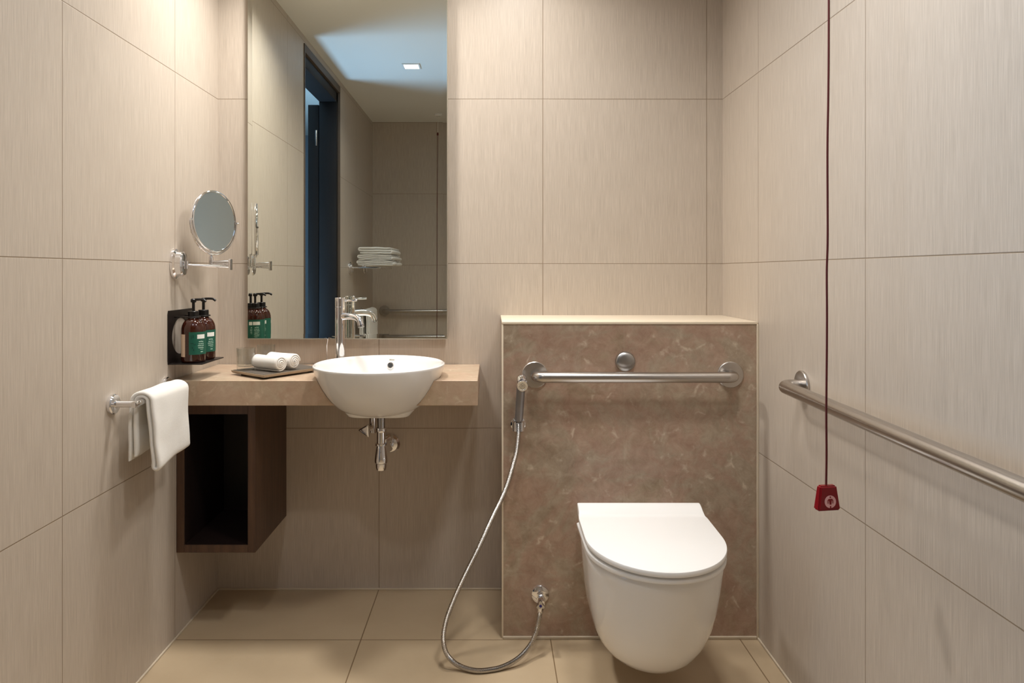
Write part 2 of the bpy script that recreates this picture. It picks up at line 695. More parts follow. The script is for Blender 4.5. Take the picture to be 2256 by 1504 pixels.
def make_downlight():
    t = thing('downlight', lab[0], 'ceiling light', (0, 0, RZ), 'square ceiling downlights')
    b = bmesh.new()
    s, q = 0.054, 0.044
    for (x0, x1, y0, y1) in ((-s, s, -s, -q), (-s, s, q, s), (-s, -q, -q, q), (q, s, -q, q)):
        box(b, x0, x1, y0, y1, RZ - 0.006, RZ)
    obj('frame', b, M['lampframe'], t)
    b = bmesh.new()
    box(b, -q, q, -q, q, RZ - 0.0035, RZ)
    obj('diffuser', b, M['lamp'], t)
    return t


dl = make_downlight()
for i, (x, y, pw, sp, sz) in enumerate(DOWNLIGHTS):
    t = dl if i == 0 else copy_tree(dl)
    t.location = (x, y, RZ)
    t['label'] = lab[i]
    t.scale = (sz / 0.088, sz / 0.088, 1)
    area('downlight_light', (0, 0, -0.008), (0, 0, 0), 0.085, 0.085, pw, WARM, sp, t)

# ------------------------------------------------------------------ toilet boxing
BX0, BY0, BZ = 0.036, 2.197, 0.993
bm = bmesh.new()
box(bm, BX0, RX1 - 0.001, BY0, RY1 - 0.0005, 0, BZ, 0.0012, 1)
tag(obj('marble_ledge', bm, M['marble'], None, 20), 'waist-high brown marble boxing behind the toilet with a brightly lit top', 'ledge')
ledge = bpy.data.objects['marble_ledge']
bm = bmesh.new(); box(bm, BX0 - 0.003, RX1 - 0.001, BY0 - 0.003, RY1, BZ, BZ + 0.008, 0.001)
obj('top_slab', bm, M['stone'], ledge, label='marble top of the boxing, coloured pale as lit from above')  # lamp light on the marble put into the top's colour
bm = bmesh.new(); box(bm, BX0 - 0.004, BX0 + 0.0015, BY0 - 0.002, BY0 + 0.006, 0, BZ, 0.001)
obj('edge_highlight', bm, M['stone'], ledge, label='lit vertical corner edge, painted pale')  # bevel highlight put in as a pale strip
bm = bmesh.new(); box(bm, 0.4186, 0.4196, BY0 - 0.0002, BY0 + 0.001, 0, BZ)
obj('slab_joint', bm, M['joint'], ledge, label='faint vertical joint between the two slabs')
bm = bmesh.new(); box(bm, BX0, RX1 - 0.006, BY0 - 0.007, BY0, 0, 0.008, 0.002)
struct('trim_4', bm, M['caulk'], 'pale sealant line at the foot of the marble boxing', 'trim')
bm = bmesh.new(); box(bm, RX1 - 0.006, RX1, BY0 - 0.007, BY0, 0, BZ, 0.0015)
struct('trim_5', bm, M['caulk'], 'pale vertical sealant line beside the marble boxing', 'trim')

# ------------------------------------------------------------------ wall mirror
MX0, MX1, MZ0, MZ1, MY = -0.881, -0.161, 0.919, 2.180, 2.508
wm = thing('wall_mirror', 'tall frameless wall mirror above the vanity', 'mirror', ((MX0 + MX1) / 2, RY1, MZ0))
bm = bmesh.new(); box(bm, MX0 + 0.004, MX1 - 0.004, MY + 0.006, RY1 - 0.0005, MZ0 + 0.004, MZ1 - 0.004)
obj('backing_board', bm, M['mirror_edge'], wm)
bm = bmesh.new()
B, rise = 0.016, 0.00052
o_ = [(MX0, MZ0), (MX1, MZ0), (MX1, MZ1), (MX0, MZ1)]
i_ = [(MX0 + B, MZ0 + B), (MX1 - B, MZ0 + B), (MX1 - B, MZ1 - B), (MX0 + B, MZ1 - B)]
vo = [bm.verts.new((x, MY - rise, z)) for x, z in o_]
vi = [bm.verts.new((x, MY, z)) for x, z in i_]
vb = [bm.verts.new((x, MY + 0.006, z)) for x, z in o_]
bm.faces.new(vi)
for k in range(4):
    j = (k + 1) % 4
    bm.faces.new((vo[k], vo[j], vi[j], vi[k]))
    bm.faces.new((vo[j], vo[k], vb[k], vb[j]))
bm.faces.new(list(reversed(vb)))
g = obj('mirror_glass', bm, [M['mirror'], M['mirror_edge']], wm, 0)
for p in g.data.polygons:
    if abs(p.normal.y) < 0.5:
        p.material_index = 1

bm = bmesh.new()
box(bm, MX0, MX1 + 0.0025, MY - 0.0015, MY + 0.010, MZ0 - 0.003, MZ0)
box(bm, MX1, MX1 + 0.0025, MY - 0.0015, MY + 0.010, MZ0, MZ1)
obj('edge_channel', bm, M['channel'], wm, label='thin pale edge channel')

# ------------------------------------------------------------------ vanity: basin first (used to cut the counter)
BC = Vector((-0.360, 2.232))
A, Bq = 0.2095, 0.222            # rim half sizes
RIM = 0.864


def ell(cx, cy, a, b, z, n=96, e=2.0):
    out = []
    for i in range(n):
        t = 2 * PI * i / n
        cc, ss = math.cos(t), math.sin(t)
        x = math.copysign(abs(cc) ** (2 / e), cc) * a
        y = math.copysign(abs(ss) ** (2 / e), ss) * b
        out.append(Vector((cx + x, cy + y, z)))
    return out


def basin_outer(grow=0.0):
    rs = []
    for s, dz in ((0.20, -0.1575), (0.32, -0.1560), (0.44, -0.1520), (0.55, -0.1440), (0.65, -0.1300), (0.74, -0.1110), (0.81, -0.0910), (0.87, -0.0700), (0.92, -0.0490), (0.955, -0.0315), (0.98, -0.0170), (0.993, -0.0080), (1.0, -0.0025)):
        rs.append(ell(BC.x, BC.y, A * s + grow, Bq * s + grow, RIM + dz))
    return rs


bm = bmesh.new()
rs = basin_outer()
rs.append(ell(BC.x, BC.y, A * 0.995, Bq * 0.995, RIM + 0.0))
rs.append(ell(BC.x, BC.y, A * 0.975, Bq * 0.975, RIM + 0.002))
rs.append(ell(BC.x, BC.y, A * 0.955, Bq * 0.955, RIM + 0.0))
rs.append(ell(BC.x, BC.y, A * 0.94, Bq * 0.94, RIM - 0.006))
for s, dz in ((0.925, -0.018), (0.90, -0.036), (0.86, -0.056), (0.80, -0.077), (0.71, -0.098), (0.59, -0.114), (0.44, -0.126), (0.26, -0.133), (0.11, -0.136)):
    rs.append(ell(BC.x, BC.y, A * s, Bq * s, RIM + dz))
rings(bm, rs)
# square foot that carries the bowl
fx, fy = BC.x + 0.002, BC.y + 0.032
ft = [ell(fx, fy, 0.097, 0.096, 0.7020, 96, 5), ell(fx, fy, 0.100, 0.099, 0.7035, 96, 5), ell(fx, fy, 0.1015, 0.101, 0.7065, 96, 5), ell(fx, fy, 0.134, 0.121, 0.742, 96, 4), ell(fx, fy, 0.138, 0.124, 0.772, 96, 4)]
rings(bm, ft)
basin = thing('basin', 'white oval ceramic wash basin set in the marble counter', 'basin', (BC.x, BC.y, 0.702))
obj('bowl', bm, M['ceramic'], basin, 40)
# overflow ring and hole on the back inner side
oc = Vector((BC.x + 0.006, BC.y + Bq * 0.905, RIM - 0.034))
od = Vector((0, -1, 0.62)).normalized()
bm = bmesh.new(); lathe(bm, oc - od * 0.006, od, [(0.0115, 0), (0.0125, 0.008), (0.0110, 0.0105), (0.0085, 0.0095), (0.0085, 0.004)], 32, True, False)
ring = obj('overflow_ring', bm, M['chrome'], basin, label='chrome overflow ring')
bm = bmesh.new(); lathe(bm, oc - od * 0.006, od, [(0.0088, 0), (0.0088, 0.0088)], 24)
for k in range(3):
    a = k * PI / 3
obj('overflow_hole', bm, M['hole'], ring)
bm = bmesh.new(); lathe(bm, (BC.x, BC.y, RIM - 0.138), (0, 0, 1), [(0.021, 0), (0.021, 0.003), (0.016, 0.0045), (0.001, 0.005)], 32)
obj('drain', bm, M['chrome'], basin, label='chrome drain plug')
# little grey maker's mark above the overflow
bm = bmesh.new()
for (x0, x1, z0, z1) in ((-0.0085, -0.0040, -0.0018, 0.0018), (-0.0035, 0.0010, -0.0010, 0.0012), (0.0015, 0.0050, -0.0016, 0.0008), (0.0053, 0.0090, -0.0020, 0.0006)):
    for t0 in (0,):
        y = BC.y + Bq * 0.928
        box(bm, BC.x + 0.010 + x0, BC.x + 0.010 + x1, y - 0.0012, y + 0.006, RIM - 0.013 + z0, RIM - 0.013 + z1)
obj('maker_mark', bm, M['grey'], basin, 0, label='faint grey printed mark')

# counter with the bowl's hole cut in it
CT, CB, CFY = 0.822, 0.744, 2.152
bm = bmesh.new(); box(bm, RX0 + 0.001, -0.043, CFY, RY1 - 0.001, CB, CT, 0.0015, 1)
co = obj('vanity_counter', bm, M['marble_lit'], None, 20)
bm = bmesh.new()
rs = [ell(BC.x, BC.y, A * 0.20, Bq * .20, RIM - 0.17)] + basin_outer(0.0008)
rings(bm, rs)
cu = obj('cutter', bm, M['marble'])
bm = bmesh.new()
rings(bm, [ell(fx, fy, 0.1385, 0.1245, 0.69, 96, 4), ell(fx, fy, 0.1385, 0.1245, 0.776, 96, 4)])
cu2 = obj('cutter2', bm, M['marble'])
for c_ in (cu, cu2):
    md = co.modifiers.new('cut', 'BOOLEAN')
    md.operation = 'DIFFERENCE'
    md.solver = 'EXACT'
    md.object = c_
dg = bpy.context.evaluated_depsgraph_get()
nm = bpy.data.meshes.new_from_object(co.evaluated_get(dg))
co.modifiers.clear()
co.data = nm
if 'sharp_edge' in nm.attributes:
    nm.attributes.remove(nm.attributes['sharp_edge'])
if 'custom_normal' in nm.attributes:
    nm.attributes.remove(nm.attributes['custom_normal'])
nm.polygons.foreach_set('use_smooth', [False] * len(nm.polygons))
nm.update()
for c_ in (cu, cu2):
    bpy.data.objects.remove(c_)
tag(co, 'brown marble vanity counter under the wall mirror', 'counter')

# ---- drain pipework below the basin
trap = thing('bottle_trap', 'chrome bottle trap and valve hanging under the basin', 'drain trap', (-0.345, 2.2, 0.55))
tx, ty = P(840, 0, 2.27).x, 2.27
zz = lambda py: CZ - (py - CY) / F * ty
bm = bmesh.new()
cyl(bm, (tx, ty, zz(948)), (tx, ty, 0.703), 0.0125)
obj('tailpipe', bm, M['chrome2'], trap)
bm = bmesh.new()
lathe(bm, (tx, ty, 0), (0, 0, 1), [(0.008, zz(1037)), (0.016, zz(1034)), (0.0185, zz(1028)), (0.0185, zz(1020)), (0.0215, zz(1018)), (0.0225, zz(1013)), (0.0200, zz(1000)), (0.0165, zz(985)), (0.0150, zz(981)),
                                   (0.0195, zz(980)), (0.0195, zz(976)), (0.0145, zz(975)), (0.0145, zz(951)), (0.0170, zz(950)), (0.0185, zz(946)), (0.0170, zz(942)), (0.012, zz(941))], 40)
obj('trap_body', bm, M['chrome'], trap)
bm = bmesh.new()
wp = P(861, 977, RY1)
tube(bm, catmull([(tx + 0.004, ty, zz(972)), (tx + 0.018, ty + 0.05, zz(970)), (wp.x - 0.004, RY1 - 0.14, (zz(970) + wp.z) / 2 + 0.02), (wp.x, RY1 - 0.06, wp.z), (wp.x, RY1 - 0.004, wp.z)], 8), 0.0135, 24)
obj('waste_pipe', bm, M['chrome'], trap)
bm = bmesh.new()
lathe(bm, (wp.x, RY1, wp.z), (0, -1, 0), [(0.034, 0), (0.034, 0.006), (0.026, 0.014), (0.013, 0.016)], 40)
obj('wall_flange', bm, M['chrome'], trap)
vlv = thing('stop_valve', 'small chrome stop valve left of the bottle trap', 'valve', P(815, 940, 2.45))
vb_ = P(822, 938, 2.45)
bm = bmesh.new()
cyl(bm, vb_, (vb_.x, RY1, vb_.z), 0.011)
cyl(bm, vb_ + Vector((0, 0, -0.022)), vb_ + Vector((0, 0, 0.03)), 0.014)
cyl(bm, vb_ + Vector((0, -0.002, 0)), vb_ + Vector((-0.012, -0.03, -0.004)), 0.008)
obj('valve_body', bm, M['chrome'], vlv)
bm = bmesh.new()
kc = vb_ + Vector((-0.014, -0.03, -0.004))
kd = Vector((-0.35, -1, -0.1)).normalized()
lathe(bm, kc, kd, [(0.012, 0), (0.026, 0.005), (0.027, 0.020), (0.017, 0.022), (0.013, 0.014)], 3, True, True)
bmesh.ops.bevel(bm, geom=list(bm.edges), offset=0.0015, segments=2, affect='EDGES')
obj('valve_knob', bm, M['chrome'], vlv)
bm = bmesh.new()
tube(bm, catmull([vb_ + Vector((0, 0, 0.026)), vb_ + Vector((0.0, -0.01, 0.07)), vb_ + Vector((-0.02, 0.0, 0.16))]), 0.005, 12)
tag(obj('supply_hose', bm, M['chrome2'], None), 'short braided supply hose rising from the stop valve', 'hose')

# ---- open cabinet
cab = thing('open_cabinet', 'dark wood open-fronted cabinet hanging under the counter', 'cabinet', (-0.875, 2.37, 0.269))
kx0, kx1, ky0, ky1, kz0, kz1 = RX0 + 0.001, -0.749, 2.2, RY1 - 0.001, 0.269, CB - 0.001
t_ = 0.024
bm = bmesh.new(); box(bm, kx0, kx0 + t_, ky0, ky1, kz0, kz1, 0.0008, 1)
obj('side_panel', bm, [M['wood'], M['wood_in']], cab, 20)
bm = bmesh.new(); box(bm, kx1 - t_, kx1, ky0, ky1, kz0, kz1, 0.0008, 1)
obj('side_panel', bm, [M['wood'], M['wood_in']], cab, 20)
bm = bmesh.new(); box(bm, kx0 + t_, kx1 - t_, ky0, ky1, kz0, kz0 + t_, 0.0008, 1)
obj('bottom_panel', bm, M['wood'], cab, 20)
bm = bmesh.new(); box(bm, kx0 + t_, kx1 - t_, ky0, ky1, kz1 - 0.035, kz1, 0.0008, 1)
obj('top_panel', bm, M['wood'], cab, 20)
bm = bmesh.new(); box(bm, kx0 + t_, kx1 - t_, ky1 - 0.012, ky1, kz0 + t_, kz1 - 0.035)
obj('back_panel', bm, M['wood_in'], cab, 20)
# darker lining of the inside
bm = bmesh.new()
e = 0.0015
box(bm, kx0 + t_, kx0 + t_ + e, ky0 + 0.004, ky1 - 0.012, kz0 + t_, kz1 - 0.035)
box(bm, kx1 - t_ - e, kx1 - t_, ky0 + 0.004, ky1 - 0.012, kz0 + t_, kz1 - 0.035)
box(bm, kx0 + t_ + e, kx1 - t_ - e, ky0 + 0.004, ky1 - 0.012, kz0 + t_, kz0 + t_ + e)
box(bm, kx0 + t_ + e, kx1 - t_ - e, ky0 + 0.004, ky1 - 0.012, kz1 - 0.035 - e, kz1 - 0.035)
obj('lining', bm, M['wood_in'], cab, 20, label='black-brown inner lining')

# ------------------------------------------------------------------ faucet
fxp, fyp = -0.528, 2.424
fa = thing('faucet', 'tall chrome basin mixer tap behind the basin', 'faucet', (fxp, fyp, CT))
bm = bmesh.new()
lathe(bm, (fxp, fyp, 0), (0, 0, 1), [(0.023, CT), (0.023, CT + 0.004), (0.0185, CT + 0.008), (0.0185, 1.036)], 48)
obj('column', bm, M['chrome'], fa)
bm = bmesh.new()
lathe(bm, (fxp, fyp, 0), (0, 0, 1), [(0.0172, 1.0362), (0.0185, 1.038), (0.0185, 1.068), (0.0172, 1.0695), (0.010, 1.0700)], 48)
hd = obj('handle_cap', bm, M['chrome'], fa)
bm = bmesh.new()
cyl(bm, (fxp + 0.012, fyp, 1.058), (fxp + 0.060, fyp - 0.008, 1.0605), 0.0038, 16, 0.001)
obj('lever', bm, M['chrome'], hd)
bm = bmesh.new()
s0 = Vector((fxp + 0.008, fyp - 0.004, 1.004))
pts = catmull([s0, (-0.497, 2.402, 1.006), (-0.471, 2.388, 1.004), (-0.454, 2.378, 0.995), (-0.446, 2.372, 0.976)], 8)
tube(bm, pts, 0.011, 28, rfun=lambda i: 0.0130 - 0.0022 * min(1, i / 20))
obj('spout', bm, M['chrome'], fa)
bm = bmesh.new(); cyl(bm, Vector((-0.4463, 2.3722, 0.977)), Vector((-0.4448, 2.371, 0.970)), 0.0112, 24)
obj('aerator', bm, M['chrome2'], fa)
bm = bmesh.new()
q = P(721, 0, 2.45)
tube(bm, [(q.x + 0.002, 2.45, CT), (q.x - 0.001, 2.45, 0.86), (q.x - 0.001, 2.45, 0.90), (q.x + 0.002, 2.45, 0.922)], 0.0016, 10)
lathe(bm, (q.x + 0.002, 2.45, 0.922), (0, 0, 1), [(0.004, 0), (0.012, 0.002), (0.012, 0.004), (0.004, 0.006)], 24)
tag(obj('drain_rod', bm, M['chrome'], None), 'thin chrome drain lift rod standing left of the tap', 'drain rod')

# ------------------------------------------------------------------ tray, tumblers, rolled towels
v1 = Vector((0.583, 0.813, 0))
v2 = Vector((-0.780, 0.625, 0))
tc = Vector((-0.710, 2.159, 0))


def tpt(a, b, z):
    p = tc + v1 * a + v2 * b
    p.z = z
    return p


TL, TW = 0.235, 0.187
bm = bmesh.new()
t2 = bmesh.new()
bmesh.ops.create_cube(t2, size=1)
for v in t2.verts:
    s = 0.004 if v.co.z < 0 else 0.0
    a = (TL - s) if v.co.x > 0 else s
    b_ = (TW - s) if v.co.y > 0 else s
    v.co = tpt(a, b_, CT + 0.006 if v.co.z < 0 else CT + 0.0145)
bmesh.ops.bevel(t2, geom=list(t2.edges), offset=0.001, segments=2, affect='EDGES')
merge(bm, t2)
tray = thing('tray', 'thin grey slate tray with pale edges on the counter', 'tray', tpt(TL / 2, TW / 2, CT))
obj('tray_body', bm, M['trayrim'], tray, label='light brown tray rim')
bm = bmesh.new()
t2 = bmesh.new()
bmesh.ops.create_cube(t2, size=1)
for v in t2.verts:
    v.co = tpt(TL - 0.006 if v.co.x > 0 else 0.006, TW - 0.006 if v.co.y > 0 else 0.006, CT + 0.0140 if v.co.z < 0 else CT + 0.0156)
merge(bm, t2)
obj('slate_inlay', bm, M['slate'], tray, label='dark grey slate surface')
for (a, b_) in ((0.03, 0.03), (TL - 0.03, 0.03), (0.03, TW - 0.03), (TL - 0.03, TW - 0.03)):
    bm = bmesh.new()
    cyl(bm, tpt(a, b_, CT), tpt(a, b_, CT + 0.0065), 0.008, 20)
    obj('foot', bm, M['black'], tray)
TZ = CT + 0.0156


def tumbler(cx, cy):
    bm = bmesh.new()
    lathe(bm, (cx, cy, TZ), (0, 0, 1), [(0.0265, 0.0), (0.0285, 0.002), (0.0300, 0.07), (0.0295, 0.0712), (0.0288, 0.070), (0.0270, 0.014), (0.024, 0.0115), (0.001, 0.011)], 56)
    return bm


g1 = tpt(0.040, 0.140, 0)
g1 = Vector((-0.808, 2.283, 0))
g2 = Vector((-0.775, 2.385, 0))
tag(obj('glass_tumbler', tumbler(g1.x, g1.y), M['glass'], None, 50), 'clear glass tumbler at the front left of the slate tray', 'tumbler', 'tumblers on the tray')
tag(obj('glass_tumbler', tumbler(g2.x, g2.y), M['glass'], None, 50), 'clear glass tumbler half hidden behind the rolled towels', 'tumbler', 'tumblers on the tray')


def roll(cx, cy, length, R, axis, seed):
    """rolled face towel, axis points to the visible spiral end"""
    pth = []
    th = 0.0068
    turns = (R - 0.004) / th
    n = int(turns * 26)
    for i in range(n + 1):
        a = i / 26 * 2 * PI
        r = 0.004 + th * i / 26 - th / 2
        pth.append((r * math.cos(-a + seed), r * math.sin(-a + seed)))
    side = Vector((-axis.y, axis.x, 0))

    def place(a, b, t):
        rr = math.hypot(a, b) / R
        bulge = (1 - rr) * 0.004
        s = (t - 0.5) * (length + 2 * bulge)
        sq = 1.0 + 0.03 * math.sin(t * 7 + seed)
        return Vector((cx, cy, TZ + R)) + axis * s + side * a * sq + Vector((0, 0, b if b > -R * .93 else -R * .93))
    bm = bmesh.new()
    ribbon(bm, pth, th * 0.93, place, 10, 0.0012, 0.45, seed)
    return bm


ax = Vector((0.845, -0.535, 0)).normalized()
RR = 0.0272
p1 = Vector((-0.726, 2.258, 0))
p2 = p1 + Vector((0.030, 0.050, 0)).normalized() * 0.0590
tag(obj('rolled_towel', roll(p1.x, p1.y, 0.118, RR, ax, 0.6), M['terry'], None, 60), 'rolled white face towel at the front of the slate tray', 'towel', 'rolled towels on the tray')
tag(obj('rolled_towel', roll(p2.x, p2.y, 0.118, RR, ax, 2.4), M['terry'], None, 60), 'rolled white face towel lying behind the front roll', 'towel', 'rolled towels on the tray')

# ------------------------------------------------------------------ towel bar with hanging towel
bx, bz = -0.935, 0.811


def towel_bar(name, label, y0, y1, x, z):
    t = thing(name, label, 'towel bar', (RX0, (y0 + y1) / 2, z))
    for y in (y0, y1):
        b = bmesh.new()
        lathe(b, (RX0, y, z), (1, 0, 0), [(0.0255, 0), (0.0265, 0.003), (0.0265, 0.009), (0.024, 0.012), (0.012, 0.013)], 40)
        fl = obj('wall_flange', b, M['chrome'], t)
        b = bmesh.new()
        lathe(b, (RX0 + 0.012, y, z), (1, 0, 0), [(0.011, 0), (0.0085, 0.006), (0.0085, x - RX0 - 0.012 + 0.008)], 24)
        obj('post', b, M['chrome'], fl)
    b = bmesh.new()
    cyl(b, (x, y0 - 0.012, z), (x, y1 + 0.012, z), 0.0085, 24, 0.002)
    obj('bar', b, M['chrome'], t)
    return t


towel_bar('towel_bar', 'short chrome towel bar on the left wall', 1.825, 2.124, bx, bz)


def hanging(x, z, y0, y1, dfront, dback, seed=0.0):
    ro, ri = 0.0285, 0.0165
    bot = z - dfront
    botb = z - dback
    pth = []
    N = 14
    for i in range(N):
        s = i / N
        pth.append((-ro - 0.006 * (1 - s), botb + (z - botb) * s))
    for i in range(N + 1):
        a = PI - PI * i / N
        pth.append((ro * math.cos(a), z + ro * math.sin(a) * 0.75))
    for i in range(1, N):
        s = i / N
        pth.append((ro + 0.004 * s, z - (dfront - 0.008) * s))
    cxm, r2 = (ro + ri) / 2 + 0.003, (ro - ri) / 2 + 0.001
    for i in range(0, 7):
        a = -PI * i / 6
        pth.append((cxm + r2 * math.cos(a), bot + 0.008 + r2 * math.sin(a)))
    for i in range(1, N):
        s = i / N
        pth.append((ri + 0.004 * (1 - s), z - (dfront - 0.008) * (1 - s)))
    for i in range(N + 1):
        a = PI * i / N
        pth.append((ri * math.cos(a), z + ri * math.sin(a) * 0.8))
    for i in range(1, N + 1):
        s = i / N
        pth.append((-ri - 0.002 * s, z - (dback - 0.012) * s))

    def place(a, b, t):
        low = max(0.0, (z - b) / dfront)
        y = y0 + (y1 - y0) * t
        xx = x + a + 0.004 * math.sin(t * 5 + low * 2 + seed) * low
        if a > 0:
            xx += 0.010 * low * (1 - t)
        lift = 0.012 * t * low
        return Vector((xx, y + 0.006 * low * math.sin(6 * b + seed), b + lift))
    bm = bmesh.new()
    ribbon(bm, pth, 0.0112, place, 18, 0.003, 0.35, seed)
    return bm


tag(obj('hand_towel', hanging(bx, bz + 0.002, 1.852, 2.070, 0.182, 0.160), M['terry'], None, 60), 'white terry hand towel folded over the left wall towel bar', 'towel')

# ------------------------------------------------------------------ soap holder and bottles
bry0, bry1 = 2.140, 2.315
hold = thing('soap_holder', 'black metal wall bracket holding two pump bottles', 'bracket', (RX0, 2.225, 0.872))
bm = bmesh.new()
# back plate with an oval window
outl = [(bry0, 0.872), (bry1, 0.872), (bry1, 1.030), (bry0, 1.030)]
t2 = bmesh.new()
cen = Vector((RX0 + 0.002, 2.2275, 0.955))
n = 64
inn, out = [], []
for i in range(n):
    a = 2 * PI * i / n
    cc, ss = math.cos(a), math.sin(a)
    inn.append((cen.y + 0.062 * cc, cen.z + 0.058 * ss))
    k = 1 / max(abs(cc) / ((bry1 - bry0) / 2), abs(ss) / 0.0835)
    out.append((cen.y + k * cc, cen.z + k * ss))
loops = []
for x in (RX0 + 0.0002, RX0 + 0.0035):
    loops.append(([t2.verts.new((x, a, b)) for a, b in out], [t2.verts.new((x, a, b)) for a, b in inn]))
(o0, i0), (o1, i1) = loops
for i in range(n):
    j = (i + 1) % n
    t2.faces.new((o0[i], o0[j], i0[j], i0[i]))
    t2.faces.new((o1[j], o1[i], i1[i], i1[j]))
    t2.faces.new((o0[j], o0[i], o1[i], o1[j]))
    t2.faces.new((i0[i], i0[j], i1[j], i1[i]))
merge(bm, t2)
obj('back_plate', bm, M['blackmetal'], hold)
bm = bmesh.new()
box(bm, RX0, -0.893, bry0 + 0.002, bry1 + 0.0, 0.872, 0.8755, 0.001)
obj('shelf', bm, M['blackmetal'], hold)
for yy in (2.185, 2.261):
    bm = bmesh.new()
    pts = [(-0.939 + 0.0205 * math.cos(a), yy + 0.0205 * math.sin(a), 1.017) for a in [2 * PI * i / 32 for i in range(33)]]
    tube(bm, pts, 0.0022, 8)
    box(bm, RX0, -0.958, yy - 0.007, yy + 0.007, 1.0155, 1.0185)
    obj('neck_ring', bm, M['blackmetal'], hold)


def bottle(cx, cy):
    z0 = 0.8757
    R = 0.0365
    t = thing('soap_bottle', 'amber pump bottle with green label nearest the camera in the black bracket', 'bottle', (cx, cy, z0), 'pump bottles in the bracket')
    b = bmesh.new()
    lathe(b, (cx, cy, z0), (0, 0, 1), [(0.030, 0), (0.0345, 0.002), (R, 0.007), (R, 0.098), (R * 0.985, 0.106), (R * 0.93, 0.115), (R * 0.82, 0.124), (R * 0.66, 0.131), (0.0165, 0.136), (0.0150, 0.139), (0.0150, 0.146)], 56)
    obj('glass_body', b, M['amber'], t, 50)
    b = bmesh.new()
    lathe(b, (cx, cy, z0), (0, 0, 1), [(0.0160, 0.137), (0.0160, 0.159), (0.0150, 0.160), (0.008, 0.1605)], 40)
    obj('collar', b, M['black'], t)
    b = bmesh.new()
    lathe(b, (cx, cy, z0), (0, 0, 1), [(0.0045, 0.160), (0.0045, 0.186), (0.0085, 0.188), (0.0085, 0.196), (0.006, 0.1985)], 24)
    tube(b, catmull([(cx - 0.006, cy, z0 + 0.195), (cx + 0.016, cy - 0.002, z0 + 0.1965), (cx + 0.032, cy - 0.004, z0 + 0.1955), (cx + 0.041, cy - 0.005, z0 + 0.190)], 6), 0.0038, 12)
    obj('pump', b, M['black'], t)

    def patch(a0, a1, za, zb, dr, nseg=24):
        bb = bmesh.new()
        n_ = max(2, nseg)
        rr = R + dr
        rows = []
        for i in range(n_ + 1):
            a = math.radians(a0 + (a1 - a0) * i / n_)
            rows.append([bb.verts.new((cx + q_ * math.cos(a), cy + q_ * math.sin(a), z0 + z_)) for q_, z_ in ((rr, za), (rr, zb), (R - 0.0002, zb), (R - 0.0002, za))])
        for r0, r1 in zip(rows[:-1], rows[1:]):
            for k in range(4):
                m_ = (k + 1) % 4
                bb.faces.new((r0[k], r0[m_], r1[m_], r1[k]))
        bb.faces.new(rows[0])
        bb.faces.new(list(reversed(rows[-1])))
        return bb
    # azimuths: 0 = into the room (+x), -90 = towards the camera, 90 = towards the back wall
    lb = obj('label', patch(-88, 132, 0.026, 0.096, 0.0004, 40), M['green'], t, label='green printed label')
    obj('side_label', patch(-140, -108, 0.019, 0.089, 0.0004, 10), M['cream'], t, label='cream ingredients label')
    for c0 in (-30, 62):
        obj('white_panel', patch(c0 - 20, c0 + 22, 0.075, 0.088, 0.0007, 10), M['white'], lb, label='white name panel')
    for c0 in (-30, 62):
        w_ = bmesh.new()
        for (da, db, z_, h_) in ((-12, -4, 0.0645, .003), (-2, 3, 0.0645, .0038), (5, 12, 0.0640, .003), (-14, -5, 0.058, .0022), (-3, 8, 0.058, .0022), (10, 15, 0.058, .0022),
                                 (-17, 2, 0.0525, .0022), (4, 16, 0.0525, .0022), (-16, 12, 0.0475, .0012), (-14, 16, 0.0455, .0010), (-5, 12, 0.041, .0012), (-3, 10, 0.033, .0025)):
            merge(w_, patch(c0 + da, c0 + db, z_, z_ + h_, 0.0007, 4))
        obj('lettering', w_, M['pale'], lb)
    w_ = bmesh.new()
    for (a0, z_, da, dz) in ((-78, 0.074, 3, 0.012), (-70, 0.078, 4, 0.009), (-80, 0.060, 14, 0.002), (-66, 0.056, 10, 0.002), (-74, 0.045, 4, 0.006), (-68, 0.038, 4, 0.006)):
        merge(w_, patch(a0, a0 + da, z_, z_ + dz, 0.0006, 4))
    obj('leaf_print', w_, M['dkgreen'], lb)
    return t


b1 = bottle(-0.9385, 2.185)
b2 = copy_tree(b1)
b2.location.y = 2.261
b2['label'] = 'amber pump bottle with green label nearer the back wall'

# ------------------------------------------------------------------ magnifying mirror
mg = thing('magnifying_mirror', 'round chrome magnifying mirror on a folding wall arm', 'mirror', (RX0, 2.19, 1.18))
pc = Vector((RX0, 2.187, 1.184))
bm = bmesh.new()


def oval(cy, cz, a, b, x, n=56):
    out = []
    for i in range(n):
        t = 2 * PI * i / n
        cc, ss = math.cos(t), math.sin(t)
        # stadium-ish oval
        out.append(Vector((x, cy + math.copysign(abs(cc) ** 0.85, cc) * a, cz + math.copysign(abs(ss) ** 0.85, ss) * b)))
    return out


